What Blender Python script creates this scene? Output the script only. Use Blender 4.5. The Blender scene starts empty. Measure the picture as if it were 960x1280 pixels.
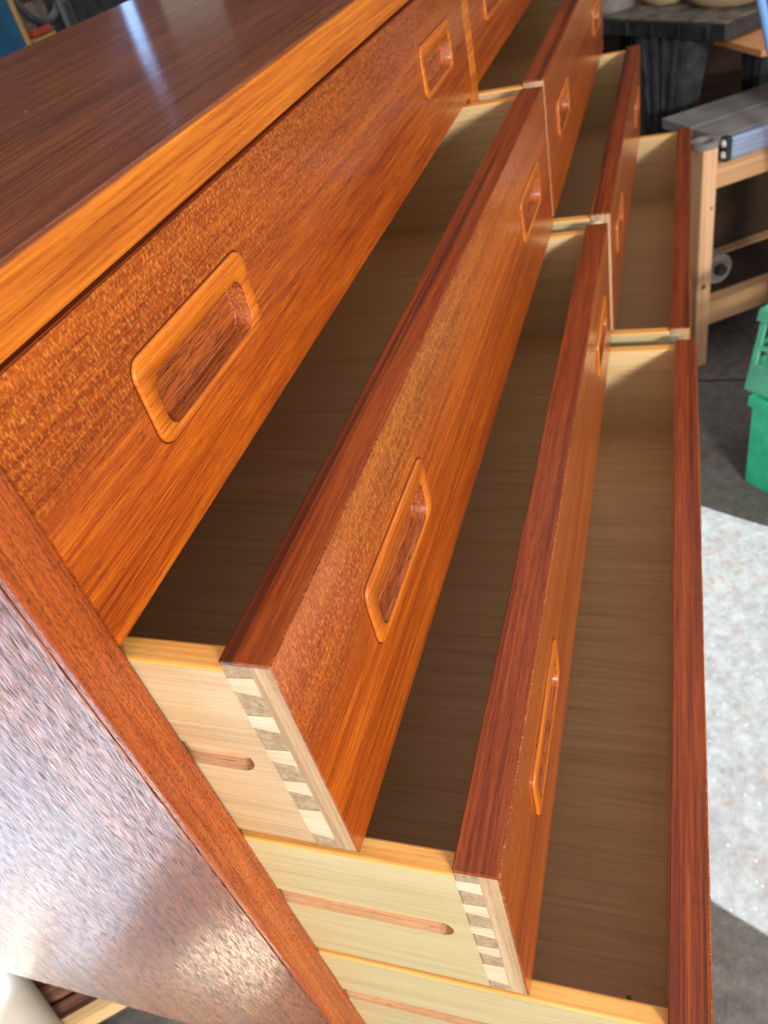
import bpy, bmesh, math, random
from mathutils import Vector, Matrix
random.seed(7)
SC = bpy.context.scene
COL = SC.collection
PI = math.pi

# ------------------------------------------------------------------ camera, light, exposure
cam_d = bpy.data.cameras.new('camera'); cam = bpy.data.objects.new('camera', cam_d); COL.objects.link(cam)
FW = Vector((0.6944, 0.3381, -0.6352)).normalized()
YAW, PITCH, ROLL = 0.4531, 0.6883, 0.2712
F = Vector((math.cos(PITCH)*math.cos(YAW), math.cos(PITCH)*math.sin(YAW), -math.sin(PITCH)))
R0 = F.cross(Vector((0, 0, 1))).normalized(); D0 = F.cross(R0)
RR = math.cos(ROLL)*R0 + math.sin(ROLL)*D0
DD = -math.sin(ROLL)*R0 + math.cos(ROLL)*D0
M = Matrix((RR, -DD, -F)).transposed().to_4x4()
M.translation = Vector((-0.1366, -0.2105, 0.0807))
cam.matrix_world = M
cam_d.sensor_fit = 'VERTICAL'; cam_d.sensor_height = 36; cam_d.lens = 27.91
cam_d.clip_start = 0.01; cam_d.clip_end = 60
cam_d.dof.use_dof = True; cam_d.dof.focus_distance = 0.38; cam_d.dof.aperture_fstop = 14.0
SC.camera = cam

w = bpy.data.worlds.new('World'); SC.world = w; w.use_nodes = True
w.node_tree.nodes['Background'].inputs[0].default_value = (0.97, 0.92, 0.87, 1)
w.node_tree.nodes['Background'].inputs[1].default_value = 0.85
SC.view_settings.view_transform = 'Standard'; SC.view_settings.look = 'None'
SC.view_settings.exposure = 0.0; SC.view_settings.gamma = 1.0

def area(name, loc, target, sx, sy, power, color=(1, 1, 1), spread=180, up=None):
    l = bpy.data.lights.new(name, 'AREA'); l.shape = 'RECTANGLE'; l.size = sx; l.size_y = sy
    l.energy = power; l.color = color; l.spread = math.radians(spread)
    o = bpy.data.objects.new(name, l); COL.objects.link(o)
    z = (Vector(loc) - Vector(target)).normalized()
    x = Vector(up) if up else Vector((0, 0, 1)).cross(z)
    x = (x - z*x.dot(z)).normalized(); y = z.cross(x)
    m = Matrix((x, y, z)).transposed().to_4x4(); m.translation = Vector(loc); o.matrix_world = m
    return o
# open garage door: large soft daylight from the drawers' side and from behind the camera
area('door_daylight', (-1.5, -2.3, 0.0), (0.4, 0.0, -0.25), 2.6, 1.7, 30, (1.0, 0.97, 0.93))
# the low lamp aside, direct sun through gaps, landing on the concrete
area('added_low_lamp', (-1.6, -1.6, 0.42), (0.5, -0.1, -0.35), 0.55, 0.22, 92, (1.0, 0.93, 0.83))  # added lamp brightening the far drawer faces and the fronts
area('sun_through_door', (-0.545, -1.727, 0.256), (0.665, -0.407, -1.02), 0.632, 0.567, 9.6, (0.84, 0.95, 1.0), 0.2, up=(1, 0, 0))
area('sun_through_side_door', (-0.60, 0.95, 1.6), (-0.44, 0.95, -1.02), 0.82, 0.92, 76, (0.56, 0.78, 1.0), 1.5, up=(1, 0.15, 0))
area('added_spot_beam', (-0.40, 0.31, 1.6), (-0.17, 0.31, -1.02), 0.11, 0.12, 0.9, (1.0, 0.95, 0.85), 1.2, up=(1, 0, 0))  # added small beam for the bright spot mirrored in the side panel
# two slits of daylight at the far end, mirrored in the varnished top
area('far_daylight_slit', (3.0, 1.79, 0.21), (0.5, 0.2, 0.0), 0.045, 0.36, 0.26, (0.30, 0.55, 1.0))
area('far_window', (3.0, 1.52, 0.17), (0.5, 0.2, 0.0), 0.22, 0.26, 0.08, (0.95, 1.0, 0.85))

# ------------------------------------------------------------------ materials
def mat(name):
    m = bpy.data.materials.new(name); m.use_nodes = True
    nt = m.node_tree; nt.nodes.clear()
    out = nt.nodes.new('ShaderNodeOutputMaterial'); b = nt.nodes.new('ShaderNodeBsdfPrincipled')
    nt.links.new(b.outputs[0], out.inputs[0])
    return m, nt, b
def N(nt, t, **k):
    n = nt.nodes.new(t)
    for a, v in k.items(): setattr(n, a, v)
    return n
def mth(nt, op, a, b=None, clamp=False):
    n = nt.nodes.new('ShaderNodeMath'); n.operation = op; n.use_clamp = clamp
    for i, v in enumerate((a, b)):
        if v is None: continue
        if isinstance(v, (int, float)): n.inputs[i].default_value = v
        else: nt.links.new(v, n.inputs[i])
    return n.outputs[0]
def coords(nt):
    tc = N(nt, 'ShaderNodeTexCoord'); oi = N(nt, 'ShaderNodeObjectInfo')
    cb = N(nt, 'ShaderNodeCombineXYZ')
    s = mth(nt, 'MULTIPLY', oi.outputs['Random'], 7.0)
    for i in range(3): nt.links.new(s, cb.inputs[i])
    va = N(nt, 'ShaderNodeVectorMath', operation='ADD')
    nt.links.new(tc.outputs['Object'], va.inputs[0]); nt.links.new(cb.outputs[0], va.inputs[1])
    return va.outputs[0], tc.outputs['Object']
def noise(nt, vec, scale3, detail=3.0, rough=0.55, dist=0.0):
    mp = N(nt, 'ShaderNodeVectorMath', operation='MULTIPLY'); mp.inputs[1].default_value = scale3
    nt.links.new(vec, mp.inputs[0])
    n = N(nt, 'ShaderNodeTexNoise'); n.inputs['Scale'].default_value = 1; n.inputs['Detail'].default_value = detail
    n.inputs['Roughness'].default_value = rough; n.inputs['Distortion'].default_value = dist
    nt.links.new(mp.outputs[0], n.inputs['Vector'])
    return n.outputs[0]
def ramp(nt, fac, stops):
    r = N(nt, 'ShaderNodeValToRGB'); e = r.color_ramp.elements
    while len(e) > 1: e.remove(e[-1])
    for i, (p, c) in enumerate(stops):
        if not isinstance(c, (tuple, list)): c = (c, c, c)
        k = e[0] if i == 0 else e.new(p)
        k.position = p; k.color = tuple(c) + (1,)
    nt.links.new(fac, r.inputs[0]); return r.outputs[0]
def mix(nt, fac, a, b, mode='MIX'):
    n = N(nt, 'ShaderNodeMix', data_type='RGBA', blend_type=mode)
    if isinstance(fac, (int, float)): n.inputs[0].default_value = fac
    else: nt.links.new(fac, n.inputs[0])
    for i, v in ((6, a), (7, b)):
        if isinstance(v, (tuple, list)): n.inputs[i].default_value = tuple(v) + (1,)
        else: nt.links.new(v, n.inputs[i])
    return n.outputs[2]
def ax(g, along, across, third=None):
    third = across if third is None else third
    return {'x': (along, third, across), 'y': (across, along, third), 'z': (across, third, along)}[g]

def wood(name, dark, mid, light, grain='x', fiber=900, broad=26, wave=0.0, pores=0.5, pore_col=None, rough=0.35,
         coat=0.5, coat_rough=0.12, bump=0.25, fleck=None, fleck_col=None, streak=0.0, streak_col=None, pore_th=0.60, pore_len=110, specks=None, spec=0.32, pore_fr=2400):
    m, nt, b = mat(name)
    v, raw = coords(nt)
    n1 = noise(nt, v, ax(grain, 1.6, broad), 4, 0.6, wave)
    n2 = noise(nt, v, ax(grain, fiber*0.022, fiber), 3, 0.65)
    n3 = noise(nt, v, ax(grain, 5, min(420, max(broad*9, 120))), 3, 0.6, wave*0.3)
    t = mth(nt, 'ADD', mth(nt, 'MULTIPLY', n1, 0.33), mth(nt, 'ADD', mth(nt, 'MULTIPLY', n2, 0.40), mth(nt, 'MULTIPLY', n3, 0.27)))
    c = ramp(nt, t, [(0.385, dark), (0.50, mid), (0.61, light)])
    if streak:
        n4 = noise(nt, v, ax(grain, 1.0, 110), 2, 0.5)
        c = mix(nt, mth(nt, 'MULTIPLY', ramp(nt, n4, [(0.54, 0.0), (0.64, 1.0)]), streak), c, streak_col)
    if fleck:
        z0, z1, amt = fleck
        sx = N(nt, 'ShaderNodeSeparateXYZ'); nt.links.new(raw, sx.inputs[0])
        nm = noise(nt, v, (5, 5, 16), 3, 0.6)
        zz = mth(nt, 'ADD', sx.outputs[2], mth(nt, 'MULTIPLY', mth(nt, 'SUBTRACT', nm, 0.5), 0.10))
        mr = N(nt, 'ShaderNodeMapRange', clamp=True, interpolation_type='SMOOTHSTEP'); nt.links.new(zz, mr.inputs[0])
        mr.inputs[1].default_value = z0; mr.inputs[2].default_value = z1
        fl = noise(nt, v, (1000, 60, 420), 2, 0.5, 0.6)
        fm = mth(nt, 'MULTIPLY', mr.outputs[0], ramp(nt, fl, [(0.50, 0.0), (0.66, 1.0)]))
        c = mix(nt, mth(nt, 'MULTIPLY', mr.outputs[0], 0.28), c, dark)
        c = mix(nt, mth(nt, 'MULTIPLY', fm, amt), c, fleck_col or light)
    p1 = noise(nt, v, ax(grain, pore_len, pore_fr), 2, 0.5)
    pm = ramp(nt, p1, [(pore_th, 0.0), (pore_th+0.08, 1.0)])
    c = mix(nt, mth(nt, 'MULTIPLY', pm, pores), c, pore_col or tuple(x*0.3 for x in dark))
    if specks:
        vo = N(nt, 'ShaderNodeTexVoronoi'); vo.inputs['Scale'].default_value = specks[0]; nt.links.new(v, vo.inputs['Vector'])
        sc = N(nt, 'ShaderNodeSeparateColor'); nt.links.new(vo.outputs['Color'], sc.inputs[0])
        k = mth(nt, 'MULTIPLY', ramp(nt, vo.outputs['Distance'], [(0.0, 1.0), (0.045, 1.0), (0.075, 0.0)]), ramp(nt, sc.outputs[0], [(0.80, 0.0), (0.82, 1.0)]))
        c = mix(nt, k, c, specks[1])
        st = noise(nt, v, (14, 14, 14), 4, 0.65)
        c = mix(nt, mth(nt, 'MULTIPLY', ramp(nt, st, [(0.50, 0.0), (0.72, 1.0)]), 0.30), c, dark)
    nt.links.new(c, b.inputs['Base Color'])
    rr = mth(nt, 'ADD', mth(nt, 'MULTIPLY', pm, 0.2), mth(nt, 'ADD', mth(nt, 'MULTIPLY', n2, 0.12), rough-0.06))
    nt.links.new(rr, b.inputs['Roughness'])
    h = mth(nt, 'SUBTRACT', mth(nt, 'MULTIPLY', n2, 0.5), mth(nt, 'MULTIPLY', pm, 0.8))
    bp = N(nt, 'ShaderNodeBump'); bp.inputs['Strength'].default_value = bump; bp.inputs['Distance'].default_value = 0.0004
    nt.links.new(h, bp.inputs['Height']); nt.links.new(bp.outputs[0], b.inputs['Normal'])
    b.inputs['Coat Weight'].default_value = coat; b.inputs['Coat Roughness'].default_value = coat_rough
    if coat:
        nt.links.new(mth(nt, 'MULTIPLY', mth(nt, 'SUBTRACT', 1.0, mth(nt, 'MULTIPLY', pm, 0.85)), coat), b.inputs['Coat Weight'])
        b2 = N(nt, 'ShaderNodeBump'); b2.inputs['Strength'].default_value = bump*0.55; b2.inputs['Distance'].default_value = 0.0003
        nt.links.new(h, b2.inputs['Height']); nt.links.new(b2.outputs[0], b.inputs['Coat Normal'])
    b.inputs['Specular IOR Level'].default_value = spec
    return m

TD, TM, TL = (0.155, 0.022, 0.003), (0.34, 0.062, 0.005), (0.54, 0.130, 0.008)
GOLD = (0.85, 0.33, 0.045)
M_front = {h: wood('teak_front_veneer_%d' % i, TD, TM, TL, 'x', fiber=1000, broad=22, wave=0.6, pores=0.6, rough=0.36, coat=0.6,
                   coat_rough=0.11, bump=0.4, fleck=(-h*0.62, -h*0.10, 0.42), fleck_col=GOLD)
           for i, h in enumerate((0.118, 0.1514, 0.155, 0.150))}
M_edge = wood('teak_front_lipping', (0.105, 0.014, 0.003), (0.22, 0.037, 0.006), (0.35, 0.072, 0.010), 'x', fiber=900, broad=90, wave=0.2,
              pores=0.4, rough=0.38, coat=0.3, coat_rough=0.15, bump=0.3, streak=0.85, streak_col=(0.04, 0.007, 0.004))
M_pull = wood('teak_pull', (0.30, 0.055, 0.005), (0.50, 0.125, 0.009), (0.66, 0.20, 0.016), 'x', fiber=1000, broad=50, wave=0.3, pores=0.35,
              rough=0.38, coat=0.3, coat_rough=0.2, bump=0.3, pore_th=0.6, pore_len=200)
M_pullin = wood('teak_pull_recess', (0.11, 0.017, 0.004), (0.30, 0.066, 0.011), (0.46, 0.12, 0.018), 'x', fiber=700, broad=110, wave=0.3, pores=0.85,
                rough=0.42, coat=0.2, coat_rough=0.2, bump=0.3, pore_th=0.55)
M_gap_shade = wood('painted_gap_shade', (0.06, 0.010, 0.003), (0.09, 0.016, 0.004), (0.12, 0.022, 0.005), 'x', coat=0, pores=0)  # colour of the painted shade around the pulls
M_strip = wood('teak_top_lipping', (0.27, 0.055, 0.005), (0.47, 0.125, 0.009), (0.62, 0.20, 0.016), 'x', fiber=500, broad=40, wave=0.3, pores=0.55,
               rough=0.45, coat=0.15, coat_rough=0.3, bump=0.3, pore_th=0.63)
M_top = wood('teak_top_veneer', (0.11, 0.022, 0.007), (0.21, 0.050, 0.015), (0.33, 0.092, 0.028), 'x', fiber=700, broad=20, wave=0.6, pores=0.7,
             rough=0.42, coat=0.5, coat_rough=0.10, bump=0.6, streak=0.2, streak_col=(0.05, 0.010, 0.005), specks=(45, (0.6, 0.45, 0.3)))
M_side = wood('teak_side_veneer', (0.17, 0.036, 0.010), (0.34, 0.092, 0.024), (0.48, 0.155, 0.045), 'z', fiber=1200, broad=26, wave=0.4, pores=1.0,
              rough=0.40, coat=0.85, coat_rough=0.12, bump=0.55, pore_th=0.50, pore_len=95, pore_fr=2400, pore_col=(0.035, 0.009, 0.004),
              streak=0.45, streak_col=(0.09, 0.022, 0.008), specks=(60, (0.03, 0.01, 0.006)))
M_sidelip = wood('teak_side_lipping', (0.18, 0.030, 0.006), (0.33, 0.066, 0.011), (0.46, 0.11, 0.018), 'z', fiber=1000, broad=60, wave=0.3,
                 pores=0.6, rough=0.38, coat=0.4, coat_rough=0.2, bump=0.6, pore_th=0.55, pore_len=330)
M_case = wood('case_inner_wood', (0.10, 0.035, 0.012), (0.16, 0.06, 0.02), (0.22, 0.09, 0.03), 'y', coat=0)
M_maple = wood('pale_drawer_side_wood', (0.42, 0.28, 0.15), (0.51, 0.355, 0.20), (0.58, 0.43, 0.26), 'y', fiber=700, broad=45, wave=0.7, pores=0.3,
               pore_col=(0.36, 0.22, 0.09), rough=0.45, coat=0.15, coat_rough=0.25, bump=0.2)
M_poplar = wood('greenish_drawer_side_wood', (0.41, 0.33, 0.175), (0.48, 0.40, 0.22), (0.55, 0.46, 0.27), 'y', fiber=700, broad=45, wave=0.7, pores=0.3,
                pore_col=(0.38, 0.28, 0.12), rough=0.45, coat=0.15, coat_rough=0.25, bump=0.2)
M_sidetop = wood('honey_drawer_side_edge', (0.60, 0.27, 0.06), (0.76, 0.38, 0.10), (0.84, 0.49, 0.16), 'y', fiber=420, broad=70, wave=0.5, pores=0.2,
                 rough=0.4, coat=0.2, coat_rough=0.2, bump=0.15)
M_groove = wood('routed_groove_wood', (0.48, 0.28, 0.15), (0.62, 0.39, 0.23), (0.72, 0.50, 0.32), 'y', fiber=500, broad=60, pores=0.5,
                rough=0.7, coat=0, bump=0.4)
M_pin = wood('end_grain_pins', (0.26, 0.175, 0.11), (0.35, 0.25, 0.16), (0.45, 0.34, 0.24), 'x', fiber=300, broad=120, wave=1.5, pores=0.4,
             rough=0.6, coat=0, bump=0.2)
M_core = wood('end_grain_core', (0.30, 0.18, 0.09), (0.42, 0.28, 0.16), (0.53, 0.38, 0.24), 'z', fiber=260, broad=140, wave=1.5, pores=0.4,
              rough=0.55, coat=0, bump=0.2)
M_tail = wood('pale_tails', (0.47, 0.38, 0.25), (0.57, 0.48, 0.34), (0.66, 0.58, 0.45), 'y', fiber=420, broad=60, pores=0.35,
              pore_col=(0.4, 0.28, 0.14), rough=0.5, coat=0.1, bump=0.2)
M_bottom = wood('birch_ply_bottom', (0.54, 0.31, 0.145), (0.65, 0.395, 0.20), (0.72, 0.46, 0.25), 'y', fiber=300, broad=34, wave=3.0, pores=0.12,
                rough=0.5, coat=0.15, coat_rough=0.3, bump=0.12, specks=(30, (0.05, 0.03, 0.02)))
M_inner = wood('drawer_inner_wood', (0.58, 0.40, 0.19), (0.68, 0.49, 0.26), (0.76, 0.57, 0.33), 'y', fiber=300, broad=60, wave=0.8, pores=0.3,
               rough=0.45, coat=0.15, coat_rough=0.3, bump=0.15)
M_pine = wood('pine', (0.54, 0.30, 0.15), (0.66, 0.39, 0.22), (0.74, 0.47, 0.29), 'z', fiber=200, broad=50, wave=0.6, pores=0.2, rough=0.6, coat=0, bump=0.2)
M_pine_x = wood('pine_rail', (0.42, 0.22, 0.10), (0.52, 0.30, 0.15), (0.60, 0.37, 0.2), 'x', fiber=200, broad=50, wave=0.6, pores=0.2, rough=0.6, coat=0, bump=0.2)
M_yellowpine = wood('yellow_pine', (0.55, 0.34, 0.14), (0.68, 0.46, 0.22), (0.76, 0.55, 0.3), 'x', fiber=200, broad=50, pores=0.2, rough=0.6, coat=0, bump=0.2)
M_redboard = wood('reddish_old_board', (0.10, 0.04, 0.025), (0.19, 0.08, 0.05), (0.28, 0.14, 0.09), 'x', fiber=200, broad=50, wave=0.8, pores=0.5, rough=0.7, coat=0, bump=0.3)
M_darkboard = wood('dark_brown_board', (0.015, 0.008, 0.004), (0.028, 0.014, 0.008), (0.04, 0.022, 0.012), 'y', fiber=100, broad=20, rough=0.8, coat=0)
M_oranged = wood('orange_ply', (0.42, 0.18, 0.07), (0.52, 0.24, 0.1), (0.6, 0.3, 0.14), 'y', fiber=150, broad=30, rough=0.7, coat=0)

def plain(name, col, rough=0.5, metal=0.0, var=0.25, scale=60, coat=0.0, bump=0.1):
    m, nt, b = mat(name); v, raw = coords(nt)
    n = noise(nt, v, (scale,)*3, 5, 0.65)
    c = ramp(nt, n, [(0.3, tuple(x*(1-var) for x in col)), (0.7, tuple(min(1, x*(1+var)) for x in col))])
    nt.links.new(c, b.inputs['Base Color'])
    nt.links.new(mth(nt, 'ADD', mth(nt, 'MULTIPLY', n, 0.2), rough-0.1), b.inputs['Roughness'])
    b.inputs['Metallic'].default_value = metal; b.inputs['Coat Weight'].default_value = coat
    bp = N(nt, 'ShaderNodeBump'); bp.inputs['Strength'].default_value = bump; bp.inputs['Distance'].default_value = 0.001
    nt.links.new(n, bp.inputs['Height']); nt.links.new(bp.outputs[0], b.inputs['Normal'])
    return m
M_black = plain('worn_black_plastic', (0.022, 0.024, 0.028), 0.45, var=0.6, scale=40)
M_dusty = plain('dusty_black_plastic', (0.10, 0.085, 0.07), 0.7, var=0.7, scale=30)
M_legpl = plain('scuffed_grey_plastic', (0.045, 0.050, 0.060), 0.45, var=0.7, scale=25)
M_greyplate = plain('grey_dusty_plate', (0.20, 0.19, 0.19), 0.5, var=0.2, scale=20)
M_alu = plain('anodised_aluminium', (0.50, 0.62, 0.85), 0.35, 0.7, var=0.1, scale=30)
M_white = plain('white_plastic', (0.75, 0.75, 0.75), 0.4, var=0.05)
M_green = plain('green_crate_plastic', (0.03, 0.50, 0.28), 0.4, var=0.25, scale=30)
M_green2 = plain('faded_green_crate_plastic', (0.09, 0.42, 0.27), 0.5, var=0.25, scale=30)
M_print = plain('faded_crate_print', (0.10, 0.34, 0.26), 0.6, var=0.2)
M_blue = plain('deep_blue_board', (0.008, 0.065, 0.14), 0.45, var=0.35, scale=8)
M_tan = plain('tan_leather', (0.50, 0.36, 0.22), 0.6, var=0.2, scale=20)
M_greyobj = plain('grey_painted_metal', (0.20, 0.18, 0.17), 0.5, var=0.3)
M_bluetube = plain('blue_tube_plastic', (0.15, 0.35, 0.75), 0.3, var=0.1)
M_brass = plain('dull_brass', (0.35, 0.22, 0.08), 0.5, 0.3)
M_cream = plain('cream_canvas', (0.72, 0.66, 0.55), 0.8, var=0.15, scale=14)
M_red = plain('dull_red_plastic', (0.25, 0.03, 0.02), 0.5)

def concrete():
    m, nt, b = mat('stained_concrete'); v, raw = coords(nt)
    n1 = noise(nt, raw, (3, 3, 3), 6, 0.7); n2 = noise(nt, raw, (45, 45, 45), 5, 0.75); n3 = noise(nt, raw, (160,)*3, 3, 0.6)
    t = mth(nt, 'ADD', mth(nt, 'MULTIPLY', n1, 0.45), mth(nt, 'MULTIPLY', n2, 0.55))
    c = ramp(nt, t, [(0.36, (0.075, 0.065, 0.06)), (0.5, (0.13, 0.122, 0.118)), (0.66, (0.20, 0.195, 0.19))])
    n4 = noise(nt, raw, (22, 22, 22), 4, 0.7)
    c = mix(nt, mth(nt, 'MULTIPLY', ramp(nt, n4, [(0.57, 0.0), (0.66, 1.0)]), 0.6), c, (0.13, 0.075, 0.045))
    vo = N(nt, 'ShaderNodeTexVoronoi'); vo.inputs['Scale'].default_value = 55; nt.links.new(raw, vo.inputs['Vector'])
    c = mix(nt, ramp(nt, vo.outputs[0], [(0.06, 0.8), (0.12, 0.0)]), c, (0.24, 0.235, 0.23))
    nt.links.new(c, b.inputs['Base Color']); b.inputs['Roughness'].default_value = 0.75
    bp = N(nt, 'ShaderNodeBump'); bp.inputs['Strength'].default_value = 0.5; bp.inputs['Distance'].default_value = 0.002
    nt.links.new(mth(nt, 'ADD', n2, n3), bp.inputs['Height']); nt.links.new(bp.outputs[0], b.inputs['Normal'])
    return m
M_conc = concrete()

# ------------------------------------------------------------------ mesh helpers
def link(name, bm_or_me, mats, parent=None, smooth=False):
    if isinstance(bm_or_me, bmesh.types.BMesh):
        me = bpy.data.meshes.new(name); bmesh.ops.recalc_face_normals(bm_or_me, faces=bm_or_me.faces)
        bm_or_me.to_mesh(me); bm_or_me.free()
        for m in (mats if isinstance(mats, (list, tuple)) else [mats]): me.materials.append(m)
    else: me = bm_or_me
    o = bpy.data.objects.new(name, me); COL.objects.link(o)
    if parent is not None: o.parent = parent
    if smooth:
        me.shade_smooth()
        me.set_sharp_from_angle(angle=math.radians(35))
    return o
def box(bm, x0, x1, y0, y1, z0, z1, bev=0.0, seg=2, mi=0, mat4=None):
    r = bmesh.ops.create_cube(bm, size=1.0)
    vs = r['verts']
    for v in vs:
        v.co = Vector((x0+(v.co.x+.5)*(x1-x0), y0+(v.co.y+.5)*(y1-y0), z0+(v.co.z+.5)*(z1-z0)))
        if mat4: v.co = mat4 @ v.co
    fs = list({f for v in vs for f in v.link_faces})
    for f in fs: f.material_index = mi
    if bev:
        es = list({e for v in vs for e in v.link_edges})
        bmesh.ops.bevel(bm, geom=es, offset=bev, segments=seg, affect='EDGES', profile=0.5, material=-1)
def bbox(name, dims, m, parent=None, bev=0.0, seg=2):
    bm = bmesh.new(); box(bm, *dims, bev=bev, seg=seg); return link(name, bm, m, parent)
def extr(bm, pts, axis, a, b, mi=0):
    """pts: 2-D outline in the two other axes, extruded between a and b along axis"""
    def P(p, t):
        return {'x': (t, p[0], p[1]), 'y': (p[0], t, p[1]), 'z': (p[0], p[1], t)}[axis]
    A = [bm.verts.new(P(p, a)) for p in pts]; B = [bm.verts.new(P(p, b)) for p in pts]
    n = len(pts); fs = [bm.faces.new(A), bm.faces.new(B[::-1])]
    for i in range(n): fs.append(bm.faces.new((A[i], A[(i+1) % n], B[(i+1) % n], B[i])))
    for f in fs: f.material_index = mi
def cyl(bm, p, q, r0, r1=None, seg=20, mi=0):
    r1 = r0 if r1 is None else r1
    p, q = Vector(p), Vector(q); z = (q-p).normalized()
    x = z.orthogonal().normalized(); y = z.cross(x)
    A = [bm.verts.new(p+(x*math.cos(2*PI*i/seg)+y*math.sin(2*PI*i/seg))*r0) for i in range(seg)]
    B = [bm.verts.new(q+(x*math.cos(2*PI*i/seg)+y*math.sin(2*PI*i/seg))*r1) for i in range(seg)]
    fs = [bm.faces.new(A), bm.faces.new(B[::-1])]
    for i in range(seg): fs.append(bm.faces.new((A[i], A[(i+1) % seg], B[(i+1) % seg], B[i])))
    for f in fs: f.material_index = mi
def empty(name, loc=(0, 0, 0), rz=0.0):
    o = bpy.data.objects.new(name, None); COL.objects.link(o); o.location = loc; o.rotation_euler = (0, 0, rz)
    o.empty_display_size = 0.05; return o
def tag(o, label=None, cat=None, group=None, kind=None):
    if label: o['label'] = label
    if cat: o['category'] = cat
    if group: o['group'] = group
    if kind: o['kind'] = kind
    return o
def holed_slab(bm, x0, x1, z0, z1, y0, y1, holes):
    """board in the x-z plane between y0 and y1 with rectangular through-holes"""
    xs = sorted({x0, x1} | {h[0] for h in holes} | {h[1] for h in holes})
    zs = sorted({z0, z1} | {h[2] for h in holes} | {h[3] for h in holes})
    V = {}
    def v(i, j, k):
        if (i, j, k) not in V: V[(i, j, k)] = bm.verts.new((xs[i], (y0, y1)[k], zs[j]))
        return V[(i, j, k)]
    def solid(i, j):
        if i < 0 or j < 0 or i >= len(xs)-1 or j >= len(zs)-1: return False
        cx, cz = (xs[i]+xs[i+1])/2, (zs[j]+zs[j+1])/2
        return not any(h[0] < cx < h[1] and h[2] < cz < h[3] for h in holes)
    for i in range(len(xs)-1):
        for j in range(len(zs)-1):
            if not solid(i, j): continue
            for k in (0, 1): bm.faces.new((v(i, j, k), v(i+1, j, k), v(i+1, j+1, k), v(i, j+1, k)))
            for (di, dj, a, b) in ((-1, 0, (i, j), (i, j+1)), (1, 0, (i+1, j), (i+1, j+1)), (0, -1, (i, j), (i+1, j)), (0, 1, (i, j+1), (i+1, j+1))):
                if not solid(i+di, j+dj): bm.faces.new((v(*a, 0), v(*b, 0), v(*b, 1), v(*a, 1)))

# ------------------------------------------------------------------ the drawer pull
PW, PH = 0.1135, 0.0425
def rrect(x0, x1, z0, z1, r, y, n=7):
    pts = []
    for (cx, cz, a0) in ((x1-r, z1-r, 0), (x0+r, z1-r, 90), (x0+r, z0+r, 180), (x1-r, z0+r, 270)):
        for i in range(n+1):
            a = math.radians(a0+90*i/n); pts.append(Vector((cx+r*math.cos(a), y, cz+r*math.sin(a))))
    return pts
def pull_mesh():
    bm = bmesh.new(); w, h = PW/2, PH/2
    loops = []
    def outer(ins, y): loops.append(rrect(-w+ins, w-ins, -h+ins, h-ins, max(0.0082-ins, .002), y))
    outer(0, 0.0006); outer(0, -0.0011); outer(0.0004, -0.0016); outer(0.0010, -0.0018)
    def inner(ins, y, r): loops.append(rrect(-w+.0098+ins, w-.0098-ins, -h+.0042+ins, h-.0115-ins, r, y))
    inner(-0.0004, -0.0018, 0.0082); inner(0, -0.0014, 0.0078)
    inner(0.0002, 0.0074, 0.0076); inner(0.0006, 0.0082, 0.0072); inner(0.0014, 0.0085, 0.0064)
    vl = [[bm.verts.new(p) for p in L] for L in loops]
    n = len(vl[0])
    for a, b in zip(vl, vl[1:]):
        for i in range(n):
            f = bm.faces.new((a[i], a[(i+1) % n], b[(i+1) % n], b[i]))
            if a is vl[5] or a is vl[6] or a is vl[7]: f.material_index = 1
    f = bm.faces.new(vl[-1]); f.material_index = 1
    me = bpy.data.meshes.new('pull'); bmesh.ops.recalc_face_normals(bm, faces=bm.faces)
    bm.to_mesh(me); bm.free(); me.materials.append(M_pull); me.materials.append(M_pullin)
    me.shade_smooth(); me.set_sharp_from_angle(angle=math.radians(50))
    return me
PULL = pull_mesh()
bm = bmesh.new()  # flat dark ring painting a shadow gap around each pull
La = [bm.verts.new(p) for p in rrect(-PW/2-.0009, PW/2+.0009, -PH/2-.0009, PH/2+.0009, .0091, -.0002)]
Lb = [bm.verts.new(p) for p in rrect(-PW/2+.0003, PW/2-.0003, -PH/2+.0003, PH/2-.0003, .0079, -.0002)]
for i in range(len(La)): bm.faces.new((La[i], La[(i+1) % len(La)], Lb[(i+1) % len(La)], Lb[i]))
GAP_RING = bpy.data.meshes.new('gap_shade_ring'); bm.to_mesh(GAP_RING); bm.free(); GAP_RING.materials.append(M_gap_shade)

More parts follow.
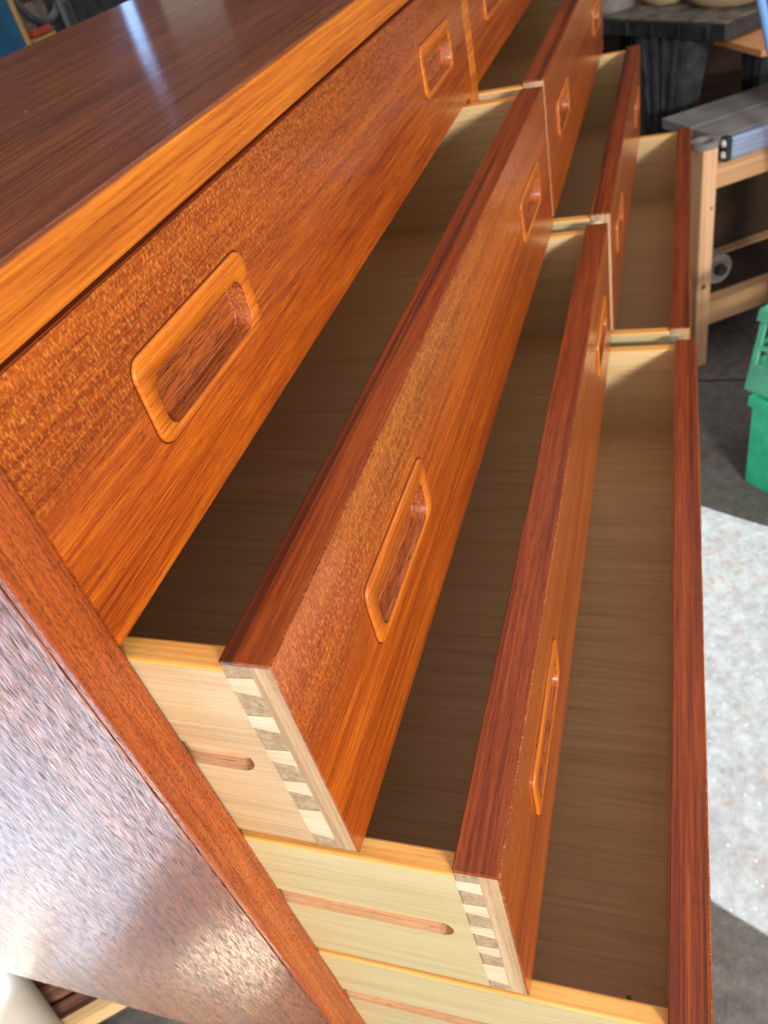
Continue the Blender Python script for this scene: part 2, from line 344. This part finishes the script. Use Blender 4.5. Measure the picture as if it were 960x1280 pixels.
# ------------------------------------------------------------------ drawers
DW = 0.7564           # front width
TF = 0.0240           # front thickness
TSD = 0.0125          # side board thickness
LEN = 0.335           # side board length behind the front
def make_drawer(h, pull_top, pull_x, side_mats, box_col, pins, groove_c, drop):
    """local frame: origin at the upper outer near corner of the front; +x along it, +y into the case, -z down"""
    root = empty('drawer')
    holes = []
    for px in pull_x:
        holes.append((px-PW/2+.004, px+PW/2-.004, -pull_top-PH+.0015+.001, -pull_top-.004))
    # face veneer and core, both pierced for the pulls
    bm = bmesh.new(); holed_slab(bm, 0, DW, -h, -0.0002, 0, 0.0013, holes)
    fr = link('drawer_front', bm, M_front[h], root)
    bm = bmesh.new(); holed_slab(bm, 0.0002, DW-0.0002, -h+.0002, -0.0022, 0.0014, 0.0112, holes)
    link('front_core', bm, M_core, fr)
    bbox('front_back_board', (TSD+.0002, DW-TSD-.0002, 0.0112, TF-0.0007, -h+.0002, -0.0022), M_inner, fr)
    # teak lipping on the upper edge
    bbox('top_lipping', (0.0001, DW-.0001, 0.0014, TF, -0.0022, 0), M_edge, fr, bev=0.0005, seg=1)
    bbox('back_veneer', (TSD+.0002, DW-TSD-.0002, TF-0.0007, TF, -h+.0002, -0.0022), M_inner, fr)
    for px in pull_x:
        p = link('recessed_pull', PULL, None, root); p.location = (px, 0, -pull_top-PH/2); link('gap_shade_ring', GAP_RING, None, p)
    ys0, ys1 = TF, TF+LEN
    top, bot = -drop, -h+.0012
    for s in (0, 1):
        def X(a): return a if s == 0 else DW-a
        # the side board with a stopped groove for its runner
        bm = bmesh.new()
        gy = ys0+0.0105; gh = 0.0094; gc = -groove_c; gd = 0.0062; ng = 10
        arc = [(gy+gh+gh*math.cos(math.radians(90+180*i/ng)), gc+gh*math.sin(math.radians(90+180*i/ng))) for i in range(ng+1)]
        # outer face split around the groove
        def fc(pts, x, mi=0):
            f = bm.faces.new([bm.verts.new((X(x), p[0], p[1])) for p in pts]); f.material_index = mi
        half = ng//2
        fc([(ys0, top), (ys1, top), (ys1, gc+gh)] + arc[0:half+1] + [(ys0, gc)], 0)
        fc([(ys0, gc)] + arc[half:] + [(ys1, gc-gh), (ys1, bot), (ys0, bot)], 0)
        fc([(ys1, gc+gh)] + arc + [(ys1, gc-gh)], gd, 2)
        prof = [(ys1, gc+gh)] + arc + [(ys1, gc-gh)]
        for a, b in zip(prof, prof[1:]):
            f = bm.faces.new([bm.verts.new((X(t), p[0], p[1])) for t, p in ((0, a), (0, b), (gd, b), (gd, a))]); f.material_index = 2
        # upper edge, slightly rounded, then inside, ends and bottom
        er = 0.0014
        def q(p, mi):
            f = bm.faces.new([bm.verts.new((X(a), b, c)) for a, b, c in p]); f.material_index = mi
        prof = [(0, top), (er*.3, top+er*.7), (er, top+er), (TSD-er, top+er), (TSD-er*.3, top+er*.7), (TSD, top)]
        for a, b in zip(prof, prof[1:]): q([(a[0], ys0, a[1]), (a[0], ys1, a[1]), (b[0], ys1, b[1]), (b[0], ys0, b[1])], 1)
        q([(TSD, ys0, top), (TSD, ys1, top), (TSD, ys1, bot), (TSD, ys0, bot)], 3)
        q([(0, ys0, bot), (0, ys1, bot), (TSD, ys1, bot), (TSD, ys0, bot)], 0)
        q([(0, ys0, top)] + [(p[0], ys0, p[1]) for p in prof[1:-1]] + [(TSD, ys0, top), (TSD, ys0, bot), (0, ys0, bot)], 0)
        q([(0, ys1, top)] + [(p[0], ys1, p[1]) for p in prof[1:-1]] + [(TSD, ys1, top), (TSD, ys1, bot), (0, ys1, bot)], 0)
        bmesh.ops.remove_doubles(bm, verts=bm.verts, dist=0.00002)
        sb = link('side_board', bm, [side_mats, M_sidetop, M_groove, M_inner], root)
        # half-blind dovetails: pins belong to the front, tails to the side board
        y_in, y_out = TF, 0.0112
        z = -0.0022
        first = True
        edges = pins
        for k, (za, zb) in enumerate(edges):
            sp = 0.0016
            a0, b0 = za, zb
            a1 = za-(sp if k else 0); b1 = zb+(sp if k < len(edges)-1 else 0)
            bm = bmesh.new(); extr(bm, [(y_in-.0009, a0-.0003 if k else a0), (y_out, a1-.0003 if k else a1), (y_out, b1+.0003 if k < len(edges)-1 else b1), (y_in-.0009, b0+.0003 if k < len(edges)-1 else b0)], 'x', X(0.0001), X(TSD))
            link('dovetail_pin', bm, M_pin, fr)
            if k < len(edges)-1:
                c0, c1 = zb, edges[k+1][0]
                bm = bmesh.new(); extr(bm, [(y_in-.0001, c0-.0001), (y_out+.0001, c0+sp-.0001), (y_out+.0001, c1-sp+.0001), (y_in-.0001, c1+.0001)], 'x', X(-0.0001), X(TSD))
                link('dovetail_tail', bm, M_tail, sb)
            # the hair-line shoulder gap beside each pin
    bbox('back_board', (TSD, DW-TSD, ys1-.012, ys1-.0005, bot+.004, top-.004), M_inner, root)
    bbox('bottom_panel', (TSD, DW-TSD, TF+.0002, ys1-.0125, -h+.0125, -h+.0175), M_bottom, root)
    return root
def copy_tree(o, parent=None):
    c = o.copy(); COL.objects.link(c)
    if parent is not None: c.parent = parent
    for ch in [x for x in bpy.data.objects if x.parent == o]: copy_tree(ch, c)
    return c
def pinlist(h, edges): return edges
X0, X0B = 0.0241, 0.8100
def P2(h, n):     # n+1 pins spread over height h
    out = []; pw = 0.0168; top = -0.0022; bot = -h+.0002
    tot = -bot+top
    pitch = (tot-0.0085-0.010)/(n)
    z = top
    out.append((top, top-0.0085))
    z = top-0.0085
    for k in range(n-1):
        tail = pitch-pw
        out.append((z-tail, z-tail-pw)); z = z-tail-pw
    out.append((bot+0.012, bot)); return out
rows = [
    # h, z_top, pull offset, pull centres, side wood, groove centre
    dict(h=0.118, z=-0.0269, pt=0.0326, px=(0.1324, 0.6300), side=M_maple, n=4, gc=0.062),
    dict(h=0.1514, z=-0.1490, pt=0.0480, px=(0.1390, 0.6275), side=M_maple, n=5, gc=0.0762),
    dict(h=0.155, z=-0.3014, pt=0.0480, px=(0.1350, 0.6255), side=M_poplar, n=5, gc=0.0765),
    dict(h=0.150, z=-0.4567, pt=0.0480, px=(0.1350, 0.6255), side=M_poplar, n=5, gc=0.0805),
]
place = {(0, 0): (0.0, 0.0), (1, 0): (0.0678, 0.0744), (2, 0): (0.1394, 0.1356), (3, 0): (0.2418, 0.2362),
         (0, 1): (0.0, 0.0), (1, 1): (0.0721, 0.0721), (2, 1): (0.1373, 0.1373), (3, 1): (0.2293, 0.2293)}
labels = {
    (0, 0): 'closed top teak drawer nearest the camera, just under the orange top edge',
    (1, 0): 'slightly opened near teak drawer, second row, with short stopped groove and grey-brown dovetail pins',
    (2, 0): 'half opened near teak drawer, third row, with whitish dovetails and a long stopped groove',
    (3, 0): 'furthest opened near teak drawer, bottom row, its reddish rim against the concrete floor',
    (0, 1): 'closed top teak drawer of the far column, just past the thin divider',
    (1, 1): 'slightly opened far-column teak drawer, second row, directly beneath the closed far one',
    (2, 1): 'half opened far-column teak drawer, third row, its end in front of the black workbench leg',
    (3, 1): 'furthest opened far-column teak drawer, bottom row, its end beside the pine post'}
for r, d in enumerate(rows):
    A = make_drawer(d['h'], d['pt'], d['px'], d['side'], None, P2(d['h'], d['n']), d['gc'], 0.0057+.0014)
    B = copy_tree(A)
    for c, o in ((0, A), (1, B)):
        un, uf = place[(r, c)]
        o.location = (X0 if c == 0 else X0B, -un, d['z']); o.rotation_euler = (0, 0, -math.atan2(uf-un, DW))
        tag(o, labels[(r, c)], 'drawer', 'drawers of the teak dresser')

# ------------------------------------------------------------------ the case
case = tag(empty('dresser', (0, 0, 0)), 'glossy teak dresser case with dark top, orange front edge and two columns of drawer openings', 'dresser')
XE = 1.566; XR = XE+0.0229; DEP = 0.384; ZB = -0.655
bm = bmesh.new(); box(bm, 0.0012, XR-.0012, 0.0052, DEP, -0.0245, 0, 0.0008, 2); link('top_panel', bm, M_top, case)
bm = bmesh.new(); box(bm, 0.0, XR, 0.0, 0.0050, -0.0245, -0.0002, 0.0012, 3); link('top_lipping', bm, M_strip, case)
for s in (0, 1):
    a, b = (0, 0.0229) if s == 0 else (XE, XR)
    bm = bmesh.new(); box(bm, a, b, 0.0056, DEP, ZB, -0.0250, 0.0003, 1); link('side_panel', bm, M_side, case)
    bm = bmesh.new(); box(bm, a if s == 0 else a-.0009, b+.0009 if s == 0 else b, 0.0, 0.0054, ZB, -0.0250, 0.0016, 3); link('side_lipping', bm, M_sidelip, case)
bm = bmesh.new(); box(bm, X0+DW+.0015, X0B-.0015, 0.0, 0.0054, ZB+.05, -0.0250, 0.0008, 2); link('divider_lipping', bm, M_strip, case)
bbox('divider', (X0+DW+.004, X0B-.004, 0.0058, DEP-.008, ZB+.05, -0.0250), M_case, case)
bbox('back_panel', (0.0232, XE-.0003, DEP-.007, DEP-.001, ZB+.002, -0.0250), M_case, case)
bbox('plinth_rail', (0.0232, XE-.0003, 0.002, 0.022, ZB, ZB+.047), M_sidelip, case, bev=.001)
bbox('bottom_panel', (0.0232, XE-.0003, 0.0225, DEP-.0075, ZB+.03, ZB+.045), M_case, case)
# drawer runners on the case sides that the grooves ride on
for r, d in enumerate(rows):
    gz = d['z']-d['gc']
    for a, b in ((0.0231, 0.0290), (X0+DW-.0048, X0+DW+.0038), (X0B-.0038, X0B+.0048), (XE-.0060, XE-.0001)):
        bbox('drawer_runner', (a, b, 0.03, DEP-.02, gz-.0075, gz+.0075), M_case, case)

# ------------------------------------------------------------------ floor
FZ = -1.02
def floor_piece(name, x0, x1, y0, y1):
    bm = bmesh.new(); box(bm, x0, x1, y0, y1, FZ-0.10, FZ, 0.003, 2)
    return tag(link(name, bm, M_conc), kind='structure')
floor_piece('floor', -12, 1.549, -12, 12)
floor_piece('floor', 1.557, 16, -12, 12)
tag(bbox('ground', (-12, 16, -12, 12, FZ-.14, FZ-.02), M_darkboard), kind='structure')

# dim workshop walls well behind everything (they are what the varnished top mirrors)
M_wall = plain('dim_workshop_wall', (0.03, 0.022, 0.018), 0.8, var=0.5, scale=3)
tag(bbox('wall', (-3.0, 3.6, 2.4, 2.5, FZ, 2.0), M_wall), 'dim brown workshop wall far behind the dresser back', 'wall')
tag(bbox('wall', (3.5, 3.6, -1.5, 2.399, FZ, 2.0), M_wall), 'dim brown workshop wall beyond the black workbench', 'wall')
# ------------------------------------------------------------------ supports and clutter under the near end
def oriented(name, p, q, wdt, hgt, m, parent=None, bev=0.002):
    """a board from p to q (centre line of its top face), local x along it"""
    p, q = Vector(p), Vector(q); d = q-p; L = d.length
    o = bbox(name, (0, L, -wdt/2, wdt/2, -hgt, 0), m, parent, bev=bev)
    o.location = p; o.rotation_euler = (0, -math.atan2(d.z, math.hypot(d.x, d.y)), math.atan2(d.y, d.x)); return o
for x in (0.30, 1.25):
    t = tag(empty('trestle', (x, 0.2, FZ)), 'rough pine trestle holding up the %s end of the dresser' % ('near' if x < 1 else 'far'), 'trestle', 'trestles under the dresser')
    bbox('crossbeam', (-.035, .035, -.10, .17, -ZB*0+(ZB-FZ)-.045, ZB-FZ-.0005), M_pine_x, t, bev=.003)
    for yy in (-.08, .12):
        bbox('leg', (-.028, .028, yy, yy+.045, 0, ZB-FZ-.0455), M_pine, t, bev=.003)
O = Vector((0.036, 0.440, -0.93)); dv = Vector((0.657, -0.754, 0)); nv = Vector((0.754, 0.657, 0))
def offcut(name, n0, n1, dz, t0, t1, m, label, th=0.025):
    a = O+nv*((n0+n1)/2)+dv*t0+Vector((0, 0, dz)); b = O+nv*((n0+n1)/2)+dv*t1+Vector((0, 0, dz))
    return tag(oriented(name, a, b, n1-n0, th, m), label, 'board', 'offcuts stacked under the near end')
offcut('offcut_board', -0.001, 0.016, 0.0, -0.28, 0.16, M_yellowpine, 'narrow yellow pine offcut at the edge of the pile under the dresser corner')
offcut('offcut_board', 0.019, 0.041, -0.006, -0.30, 0.14, M_redboard, 'reddish brown offcut board beside the narrow yellow pine one')
offcut('offcut_board', 0.046, 0.070, -0.002, -0.26, 0.17, M_redboard, 'reddish brown offcut board in the middle of the pile by the cream roll')
offcut('offcut_board', 0.076, 0.112, -0.010, -0.30, 0.12, M_redboard, 'broad reddish brown offcut board furthest under the dresser, next to the cream roll')
for k, t in enumerate((-0.24, 0.08)):
    a = O+dv*t+nv*-0.005+Vector((0, 0, -0.037)); b = O+dv*t+nv*0.12+Vector((0, 0, -0.037))
    tag(oriented('packing_block', a, b, 0.05, FZ*-1-0.93-0.037, M_pine_x), 'pine block under the %s end of the offcut boards' % ('outer' if k == 0 else 'inner'), 'block', 'packing blocks under the offcuts')
# rolled canvas beside the offcuts
bm = bmesh.new()
prof = []
turns = 3.0; n = 90; r0, r1 = 0.012, 0.052
outp = [((r0+(r1-r0)*i/n)*math.cos(2*PI*turns*i/n), (r0+(r1-r0)*i/n)*math.sin(2*PI*turns*i/n)) for i in range(n+1)]
inp = [((r0+(r1-r0)*i/n-.004)*math.cos(2*PI*turns*i/n), (r0+(r1-r0)*i/n-.004)*math.sin(2*PI*turns*i/n)) for i in range(n+1)]
ZS = [0, .15, .32, .5]
G = [[[bm.verts.new((p[0], p[1], z)) for p in L] for L in (outp, inp)] for z in ZS]
for zi in range(len(ZS)-1):
    for i in range(n):
        bm.faces.new((G[zi][0][i], G[zi][0][i+1], G[zi+1][0][i+1], G[zi+1][0][i]))
        bm.faces.new((G[zi][1][i], G[zi+1][1][i], G[zi+1][1][i+1], G[zi][1][i+1]))
    for i in (0, n): bm.faces.new((G[zi][0][i], G[zi+1][0][i], G[zi+1][1][i], G[zi][1][i]))
for zi in (0, len(ZS)-1):
    for i in range(n): bm.faces.new((G[zi][0][i], G[zi][1][i], G[zi][1][i+1], G[zi][0][i+1]))
roll = tag(link('canvas_roll', bm, M_cream, None, True), 'rolled cream canvas poking out under the lower left corner of the dresser', 'roll')
A_ = Vector((-0.095, 0.36, FZ+.056)); B_ = Vector((0.02, 0.585, -0.90))
zz = (B_-A_).normalized(); xx = Vector((0, 0, 1)).cross(zz).normalized(); yy = zz.cross(xx)
mm = Matrix((xx, yy, zz)).transposed().to_4x4(); mm.translation = A_-zz*0.16; roll.matrix_world = mm

# ------------------------------------------------------------------ pine stand with the aluminium saw fence
E1 = Vector((0.556, -0.831, 0)); E2 = Vector((0.831, 0.556, 0)); PB = Vector((1.62, -0.279, FZ))
stand = tag(empty('pine_stand', PB, math.atan2(E1.y, E1.x)), 'pale pine stand with dark open shelf past the far end of the drawers', 'stand')
# local x = along the front, local y = away from the camera
def sbox(name, x0, x1, y0, y1, z0, z1, m, bev=.002): return bbox(name, (x0, x1, y0, y1, z0-FZ, z1-FZ), m, stand, bev=bev)
sbox('post', -.028, .006, 0, .045, FZ, -.520, M_pine, .003)
sbox('post', .52, .555, 0, .045, FZ, -.520, M_pine, .003)
sbox('post', -.028, .006, .19, .230, FZ, -.560, M_pine, .003)
sbox('post', .52, .555, .19, .230, FZ, -.560, M_pine, .003)
sbox('rail', .0065, .5195, .004, .040, -.605, -.556, M_pine_x)
sbox('rail', .0065, .5195, .004, .040, -.918, -.862, M_pine_x)
sbox('rail', .0065, .5195, .192, .227, -.609, -.5605, M_pine_x)
sbox('back_panel', -.02, .55, .2305, .238, -.93, -.57, M_darkboard)  # added dark sheet standing in for the black shade behind the shelf
sbox('rail', .0065, .5195, .192, .227, -.918, -.862, M_pine_x)
sbox('shelf_board', .008, .518, .045, .190, -.875, -.862, M_darkboard)
M_knot = plain('knot_wood', (0.16, 0.07, 0.03), 0.6, var=0.4, scale=200)
for kx, kz, kr in ((-.013, -.815, .0062), (-.004, -.64, .003)):
    bm = bmesh.new(); cyl(bm, (kx, -.0006, kz-FZ), (kx, .0006, kz-FZ), kr, kr, 14)
    link('knot', bm, M_knot, stand)
# second, separate upright seen at the right edge
rp = tag(bbox('pine_upright', (0, .05, 0, .03, 0, .62), M_pine, None, bev=.003), 'pine upright at the right picture edge above the green crates', 'post')
rp.location = PB+E1*.150+E2*-.055+Vector((0, 0, 0)); rp.rotation_euler = (0, 0, math.atan2(E1.y, E1.x))
# tape roll sitting on the post
def ring(bm, ro, ri, z0, z1, seg=40):
    L = [[bm.verts.new((r*math.cos(2*PI*i/seg), r*math.sin(2*PI*i/seg), z)) for i in range(seg)] for r, z in ((ro, z0), (ro, z1), (ri, z1), (ri, z0))]
    for a in range(4):
        A, B = L[a], L[(a+1) % 4]
        for i in range(seg): bm.faces.new((A[i], A[(i+1) % seg], B[(i+1) % seg], B[i]))
bm = bmesh.new(); ring(bm, .027, .016, 0, .012); box(bm, -.012, .012, -.012, .012, 0, .003)
cap = tag(link('tape_roll', bm, M_greyplate, None, True), 'small grey tape roll lying on top of the pine post', 'tape roll')
cap.location = PB+E1*-.010+E2*.024+Vector((0, 0, -.5195-FZ))
# grey flat machine table with a slot, and its bright extruded edge
saw = tag(empty('saw_table', PB+E2*.004+Vector((0, 0, -.556-FZ)), math.atan2(E1.y, E1.x)), 'grey topped bench saw table with bright blue-silver ribbed aluminium edge on the pine stand', 'saw table')
def wbox(name, x0, x1, y0, y1, z0, z1, m, bev=.001, par=None): return bbox(name, (x0, x1, y0, y1, z0, z1), m, par or saw, bev=bev)
wbox('table_plate', .018, .60, .018, .103, .030, .047, M_greyplate)
wbox('table_plate', .018, .60, .114, .215, .026, .047, M_greyplate)
wbox('slot_strip', .018, .60, .104, .113, .026, .0455, M_alu, .0005)
wbox('body', .03, .58, .03, .20, .0005, .0255, M_black)
ex = wbox('edge_extrusion', .036, .60, -.004, .014, .003, .046, M_alu)
for z in (.010, .020, .030, .038): wbox('rib', .036, .60, -.0075, -.0043, z, z+.004, M_alu, .0008, ex)
for z in (.013, .035):
    bm = bmesh.new(); cyl(bm, (.036, .006, z), (.022, .006, z), .0085, .0075, 20); cyl(bm, (.0219, .006, z), (.0195, .006, z), .004, .004, 6)
    link('end_bolt', bm, M_white, saw, True)
wbox('end_cap', .024, .0355, -.004, .014, .0005, .048, M_black)
# drill-like grey motor on the shelf
mot = tag(empty('grinder', PB+E1*.075+E2*.12+Vector((0, 0, -.862-FZ)), .6), 'grey round-bodied grinder lying in the dark shelf of the pine stand', 'grinder')
bm = bmesh.new(); cyl(bm, (-.05, 0, .035), (.05, 0, .035), .034, .034, 28); cyl(bm, (.05, 0, .035), (.062, 0, .035), .030, .024, 28); link('body', bm, M_greyobj, mot, True)
bm = bmesh.new(); cyl(bm, (-.052, 0, .035), (-.065, 0, .035), .014, .012, 20); link('spindle', bm, M_black, mot, True)
bm = bmesh.new(); cyl(bm, (0, 0, .066), (0, .0, .095), .012, .010, 16); link('handle', bm, M_greyobj, mot, True)

# ------------------------------------------------------------------ green crates
def crate(loc, rz, m, label, solid, H=0.20, taper=0.0):
    L, Wd = 0.36, 0.27
    t = tag(empty('plastic_crate', loc, rz), label, 'crate', 'green plastic crates by the pine stand')
    bm = bmesh.new()
    T = .006
    for (a0, a1, b0, b1) in ((0, L, 0, T), (0, L, Wd-T, Wd), (0, T, T, Wd-T), (L-T, L, T, Wd-T)):
        along_x = (a1-a0) > (b1-b0)
        if solid:
            box(bm, a0, a1, b0, b1, 0, H-.0, .001, 1)
        else:
            box(bm, a0, a1, b0, b1, 0, .055, .001, 1); box(bm, a0, a1, b0, b1, H-.022, H, .001, 1)
            n = 9 if along_x else 7
            for i in range(n+1):
                if along_x:
                    x = a0+(a1-a0-.012)*i/n; ww = .010
                    x = min(x, a1-ww); box(bm, x, x+ww, b0, b1, .055, H-.022)
                else:
                    y = b0+(b1-b0-.012)*i/n; box(bm, a0, a1, y, y+.010, .055, H-.022)
            for z in (.085,): box(bm, a0+.001, a1-.001, b0+.001, b1-.001, z, z+.008)
    def tp(b_):
        for v in b_.verts:
            k = v.co.z/H*taper
            v.co.x += k*(1-2*v.co.x/L); v.co.y += k*(1-2*v.co.y/Wd)
    tp(bm); link('wall', bm, m, t)
    bbox('floor_grid', (T, L-T, T, Wd-T, .002, .008), m, t)
    bm = bmesh.new(); 
    for (a0, a1, b0, b1) in ((-.006, L+.006, -.006, 0), (-.006, L+.006, Wd, Wd+.006), (-.006, 0, 0, Wd), (L, L+.006, 0, Wd)): box(bm, a0, a1, b0, b1, H-.020, H+.002, .001, 1)
    tp(bm); link('rim', bm, m, t)
    if solid:
        for i in range(5):
            bbox('raised_panel', (-.003, -.0001, .03+i*.045, .06+i*.045, .05, H-.04), M_print, t, bev=.001)
    return t
CRZ = math.radians(-133)
crate((1.188, -0.349, FZ), CRZ, M_green, 'bright green solid-walled plastic crate standing on the concrete, the lower of two', True)
crate((1.207, -0.333, FZ+.2035), CRZ+.03, M_green2, 'faded green slatted plastic crate on top of the solid one', False, 0.160, 0.014)

# ------------------------------------------------------------------ black folding workbench and what lies on it
BD = Vector((0.686, 0.728, 0)).normalized(); BN = Vector((0.728, -0.686, 0)).normalized()
BO = Vector((1.893, -0.294, FZ)); bz = math.atan2(BD.y, BD.x)
bench = tag(empty('folding_workbench', BO, bz), 'scuffed black plastic folding workbench with tapered legs and a dusty top', 'workbench')
TZ = -0.36-FZ
# local x runs to the left in view, local -y towards the right
def kb(name, x0, x1, y0, y1, z0, z1, m, bev=.003): return bbox(name, (x0, x1, y0, y1, z0, z1), m, bench, bev=bev)
kb('top_tray', 0, .75, -.42, 0, TZ-.004, TZ, M_dusty, .001)
bm = bmesh.new()
box(bm, -.003, .753, -.003, .003, TZ-.036, TZ-.0045, .002); box(bm, -.003, .753, -.423, -.417, TZ-.036, TZ-.0045, .002)
box(bm, -.003, .003, -.4165, -.0035, TZ-.036, TZ-.0045, .002); box(bm, .747, .753, -.4165, -.0035, TZ-.036, TZ-.0045, .002)
for i in range(9): box(bm, .04+i*.08, .05+i*.08, .0032, .007, TZ-.034, TZ-.008, .001)
link('apron', bm, M_black, bench)
def leg(x, y, w0, w1, lean, mm_=M_legpl):
    bm = bmesh.new(); z1 = TZ-.0365; zm = TZ-.36
    secs = [(0, w1*.8, .03), (zm, w1, .03), (z1, w0, .04)]
    V = [[bm.verts.new(p) for p in ((x-a/2, y-b, z), (x+a/2, y-b, z), (x+a/2, y+b, z), (x-a/2, y+b, z))] for z, a, b in secs]
    bm.faces.new(V[0][::-1]); bm.faces.new(V[-1])
    for a, b in zip(V, V[1:]):
        for i in range(4): bm.faces.new((a[i], a[(i+1) % 4], b[(i+1) % 4], b[i]))
    bmesh.ops.bevel(bm, geom=list(bm.edges), offset=.005, segments=2, affect='EDGES')
    o = link('leg', bm, mm_, bench, True)
    for off, ww in ((-.30, .010), (-.08, .006), (.10, .016), (.34, .010)):   # moulded ribs down the leg's outer face
        bm = bmesh.new()
        a = [(x+off*w1-ww*.3, -.0, zm), (x+off*w1+ww*.3, 0, zm), (x+off*w0+ww*.5, 0, z1), (x+off*w0-ww*.5, 0, z1)]
        f0 = [bm.verts.new((p[0], y+(.0302 if k < 2 else .0402), p[2])) for k, p in enumerate(a)]
        f1 = [bm.verts.new((p[0], y+(.0342 if k < 2 else .0452), p[2])) for k, p in enumerate(a)]
        bm.faces.new(f1); bm.faces.new(f0[::-1])
        for i in range(4): bm.faces.new((f0[i], f0[(i+1) % 4], f1[(i+1) % 4], f1[i]))
        link('leg_rib', bm, mm_, o)
    return o
leg(.188, -.045, .166, .055, 0)
leg(.206, -.37, .078, .030, 0, M_black)
leg(.64, -.045, .12, .055, 0, M_black); leg(.64, -.37, .078, .030, 0, M_black)
pts = [(1.957, -.275), (2.06, -.30), (2.04, -.62), (1.80, -.60), (1.80, -.36)]
bm = bmesh.new(); loc = []
for x, y in pts:
    r = Vector((x, y, 0))-Vector((BO.x, BO.y, 0)); loc.append((r.dot(BD), r.dot(Vector((-BD.y, BD.x, 0)))))
extr(bm, loc, 'z', -.413-FZ, -.401-FZ); link('loose_plywood', bm, M_oranged, bench)  # loose board of unknown support, attached to the bench

# things on and behind the workbench
def blob(name, c, r, m, label, cat, rz=0, group=None, sub=3):
    bm = bmesh.new(); bmesh.ops.create_icosphere(bm, subdivisions=sub, radius=1)
    rnd = random.Random(name+str(c[0]))
    k = [rnd.uniform(0, 6) for _ in range(4)]
    for v in bm.verts:
        p = v.co.copy(); s_ = 1+.06*math.sin(3*p.x+k[0])+.05*math.sin(4*p.y+k[1])+.04*math.sin(5*p.z+k[2])
        z = max(p.z*s_, -.72); v.co = Vector((p.x*s_*r[0], p.y*s_*r[1], (z+.72)*r[2]))
    o = tag(link(name, bm, m, None, True), label, cat, group); o.location = c; o.rotation_euler = (0, 0, rz); return o
TT = -.36
blob('leather_bag', (2.06, -.305, TT), (.12, .055, .06), M_tan, 'plump tan leather pouch at the right of the black workbench top', 'pouch', bz)
blob('leather_bag', (2.20, -.170, TT), (.08, .045, .045), M_tan, 'small tan leather pouch in the middle of the black workbench top', 'pouch', bz)
t = tag(empty('paint_can', (2.235, -.045, TT)), 'pale grey metal can at the left of the black workbench top', 'can')
bm = bmesh.new(); cyl(bm, (0, 0, 0), (0, 0, .11), .052, .052, 32); link('body', bm, M_greyobj, t, True)
bm = bmesh.new(); cyl(bm, (0, 0, .1102), (0, 0, .116), .054, .054, 32); link('lid', bm, M_white, t, True)
t = tag(empty('broom_handle', (1.60, -.55, FZ)), 'bright blue round handle leaning at the top right corner', 'handle')
bm = bmesh.new(); cyl(bm, (0, 0, .01), (0, .262, .92), .008, .008, 16); link('pole', bm, M_bluetube, t, True)
bm = bmesh.new(); cyl(bm, (0, 0, 0), (0, .003, .0099), .012, .010, 16); link('ferrule', bm, M_black, t, True)
t = tag(empty('plank_stack', (2.85, 0, FZ)), 'dark brown planks stacked on edge behind the black workbench', 'planks')
zz = 0
for k, hh in enumerate((.17, .14, .15, .13, .12)):
    xo = (.0, .012, -.006, .010, .002)[k]
    bbox('plank', (xo, xo+.035, -1.2, .7, zz, zz+hh-.004), M_darkboard, t, bev=.003); zz += hh

# ------------------------------------------------------------------ beyond the dresser, upper left
t = tag(empty('blue_cabinet', (.55, .95, FZ)), 'deep blue cabinet with a brass edge behind the left end of the dresser top', 'cabinet')
bbox('body', (0, .757, .0, .35, 0, 1.07), M_blue, t, bev=.003)
bbox('brass_edge', (.7575, .769, -.002, .008, 0, 1.07), M_brass, t, bev=.001)
t = tag(empty('cardboard_box', (1.335, 1.0, FZ)), 'dark brown box between the blue cabinet and the black tool case', 'box')
bbox('body', (0, .135, 0, .3, 0, 1.03), M_darkboard, t, bev=.002)
bbox('flap', (.002, .133, -.004, -.0005, .9, 1.0), M_dusty, t, bev=.001)
hose = bmesh.new(); pv = None
for i in range(25):
    a = math.radians(200+160*i/24); p = Vector((1.40+.075*math.cos(a), .955, .03+.085*math.sin(a)))
    if pv is not None: cyl(hose, pv, p, .007, .007, 10)
    pv = p
tag(link('air_hose', hose, M_legpl, None, True), 'dark grey hose looped in front of the brown box', 'hose')
t = tag(empty('tool_case', (1.47, .95, FZ)), 'tall black tool case with a grey latch behind the dresser top', 'tool case')
bbox('body', (0, .50, 0, .30, 0, 1.035), M_black, t, bev=.008)
bbox('latch', (-.035, .0, -.012, -.0005, .925, 1.0), M_legpl, t, bev=.004)
bbox('latch_slot', (-.024, -.010, -.0135, -.0122, .94, .985), M_black, t, bev=.001)
bbox('badge', (.09, .105, -.004, -.0005, .975, .985), M_white, t, bev=.001)
t = tag(empty('red_clamp', (1.345, .953, -.105)), 'small red and yellow clamp jutting up at the back edge of the dresser top', 'clamp')
bbox('pad', (-.01, .045, -.01, .01, .035, .047), M_red, t, bev=.003)
bbox('bar', (-.012, .05, -.012, .008, .022, .0335), M_brass, t, bev=.002)
bbox('bar', (-.014, -.004, -.012, .008, -.915, .0215), M_brass, t, bev=.002)
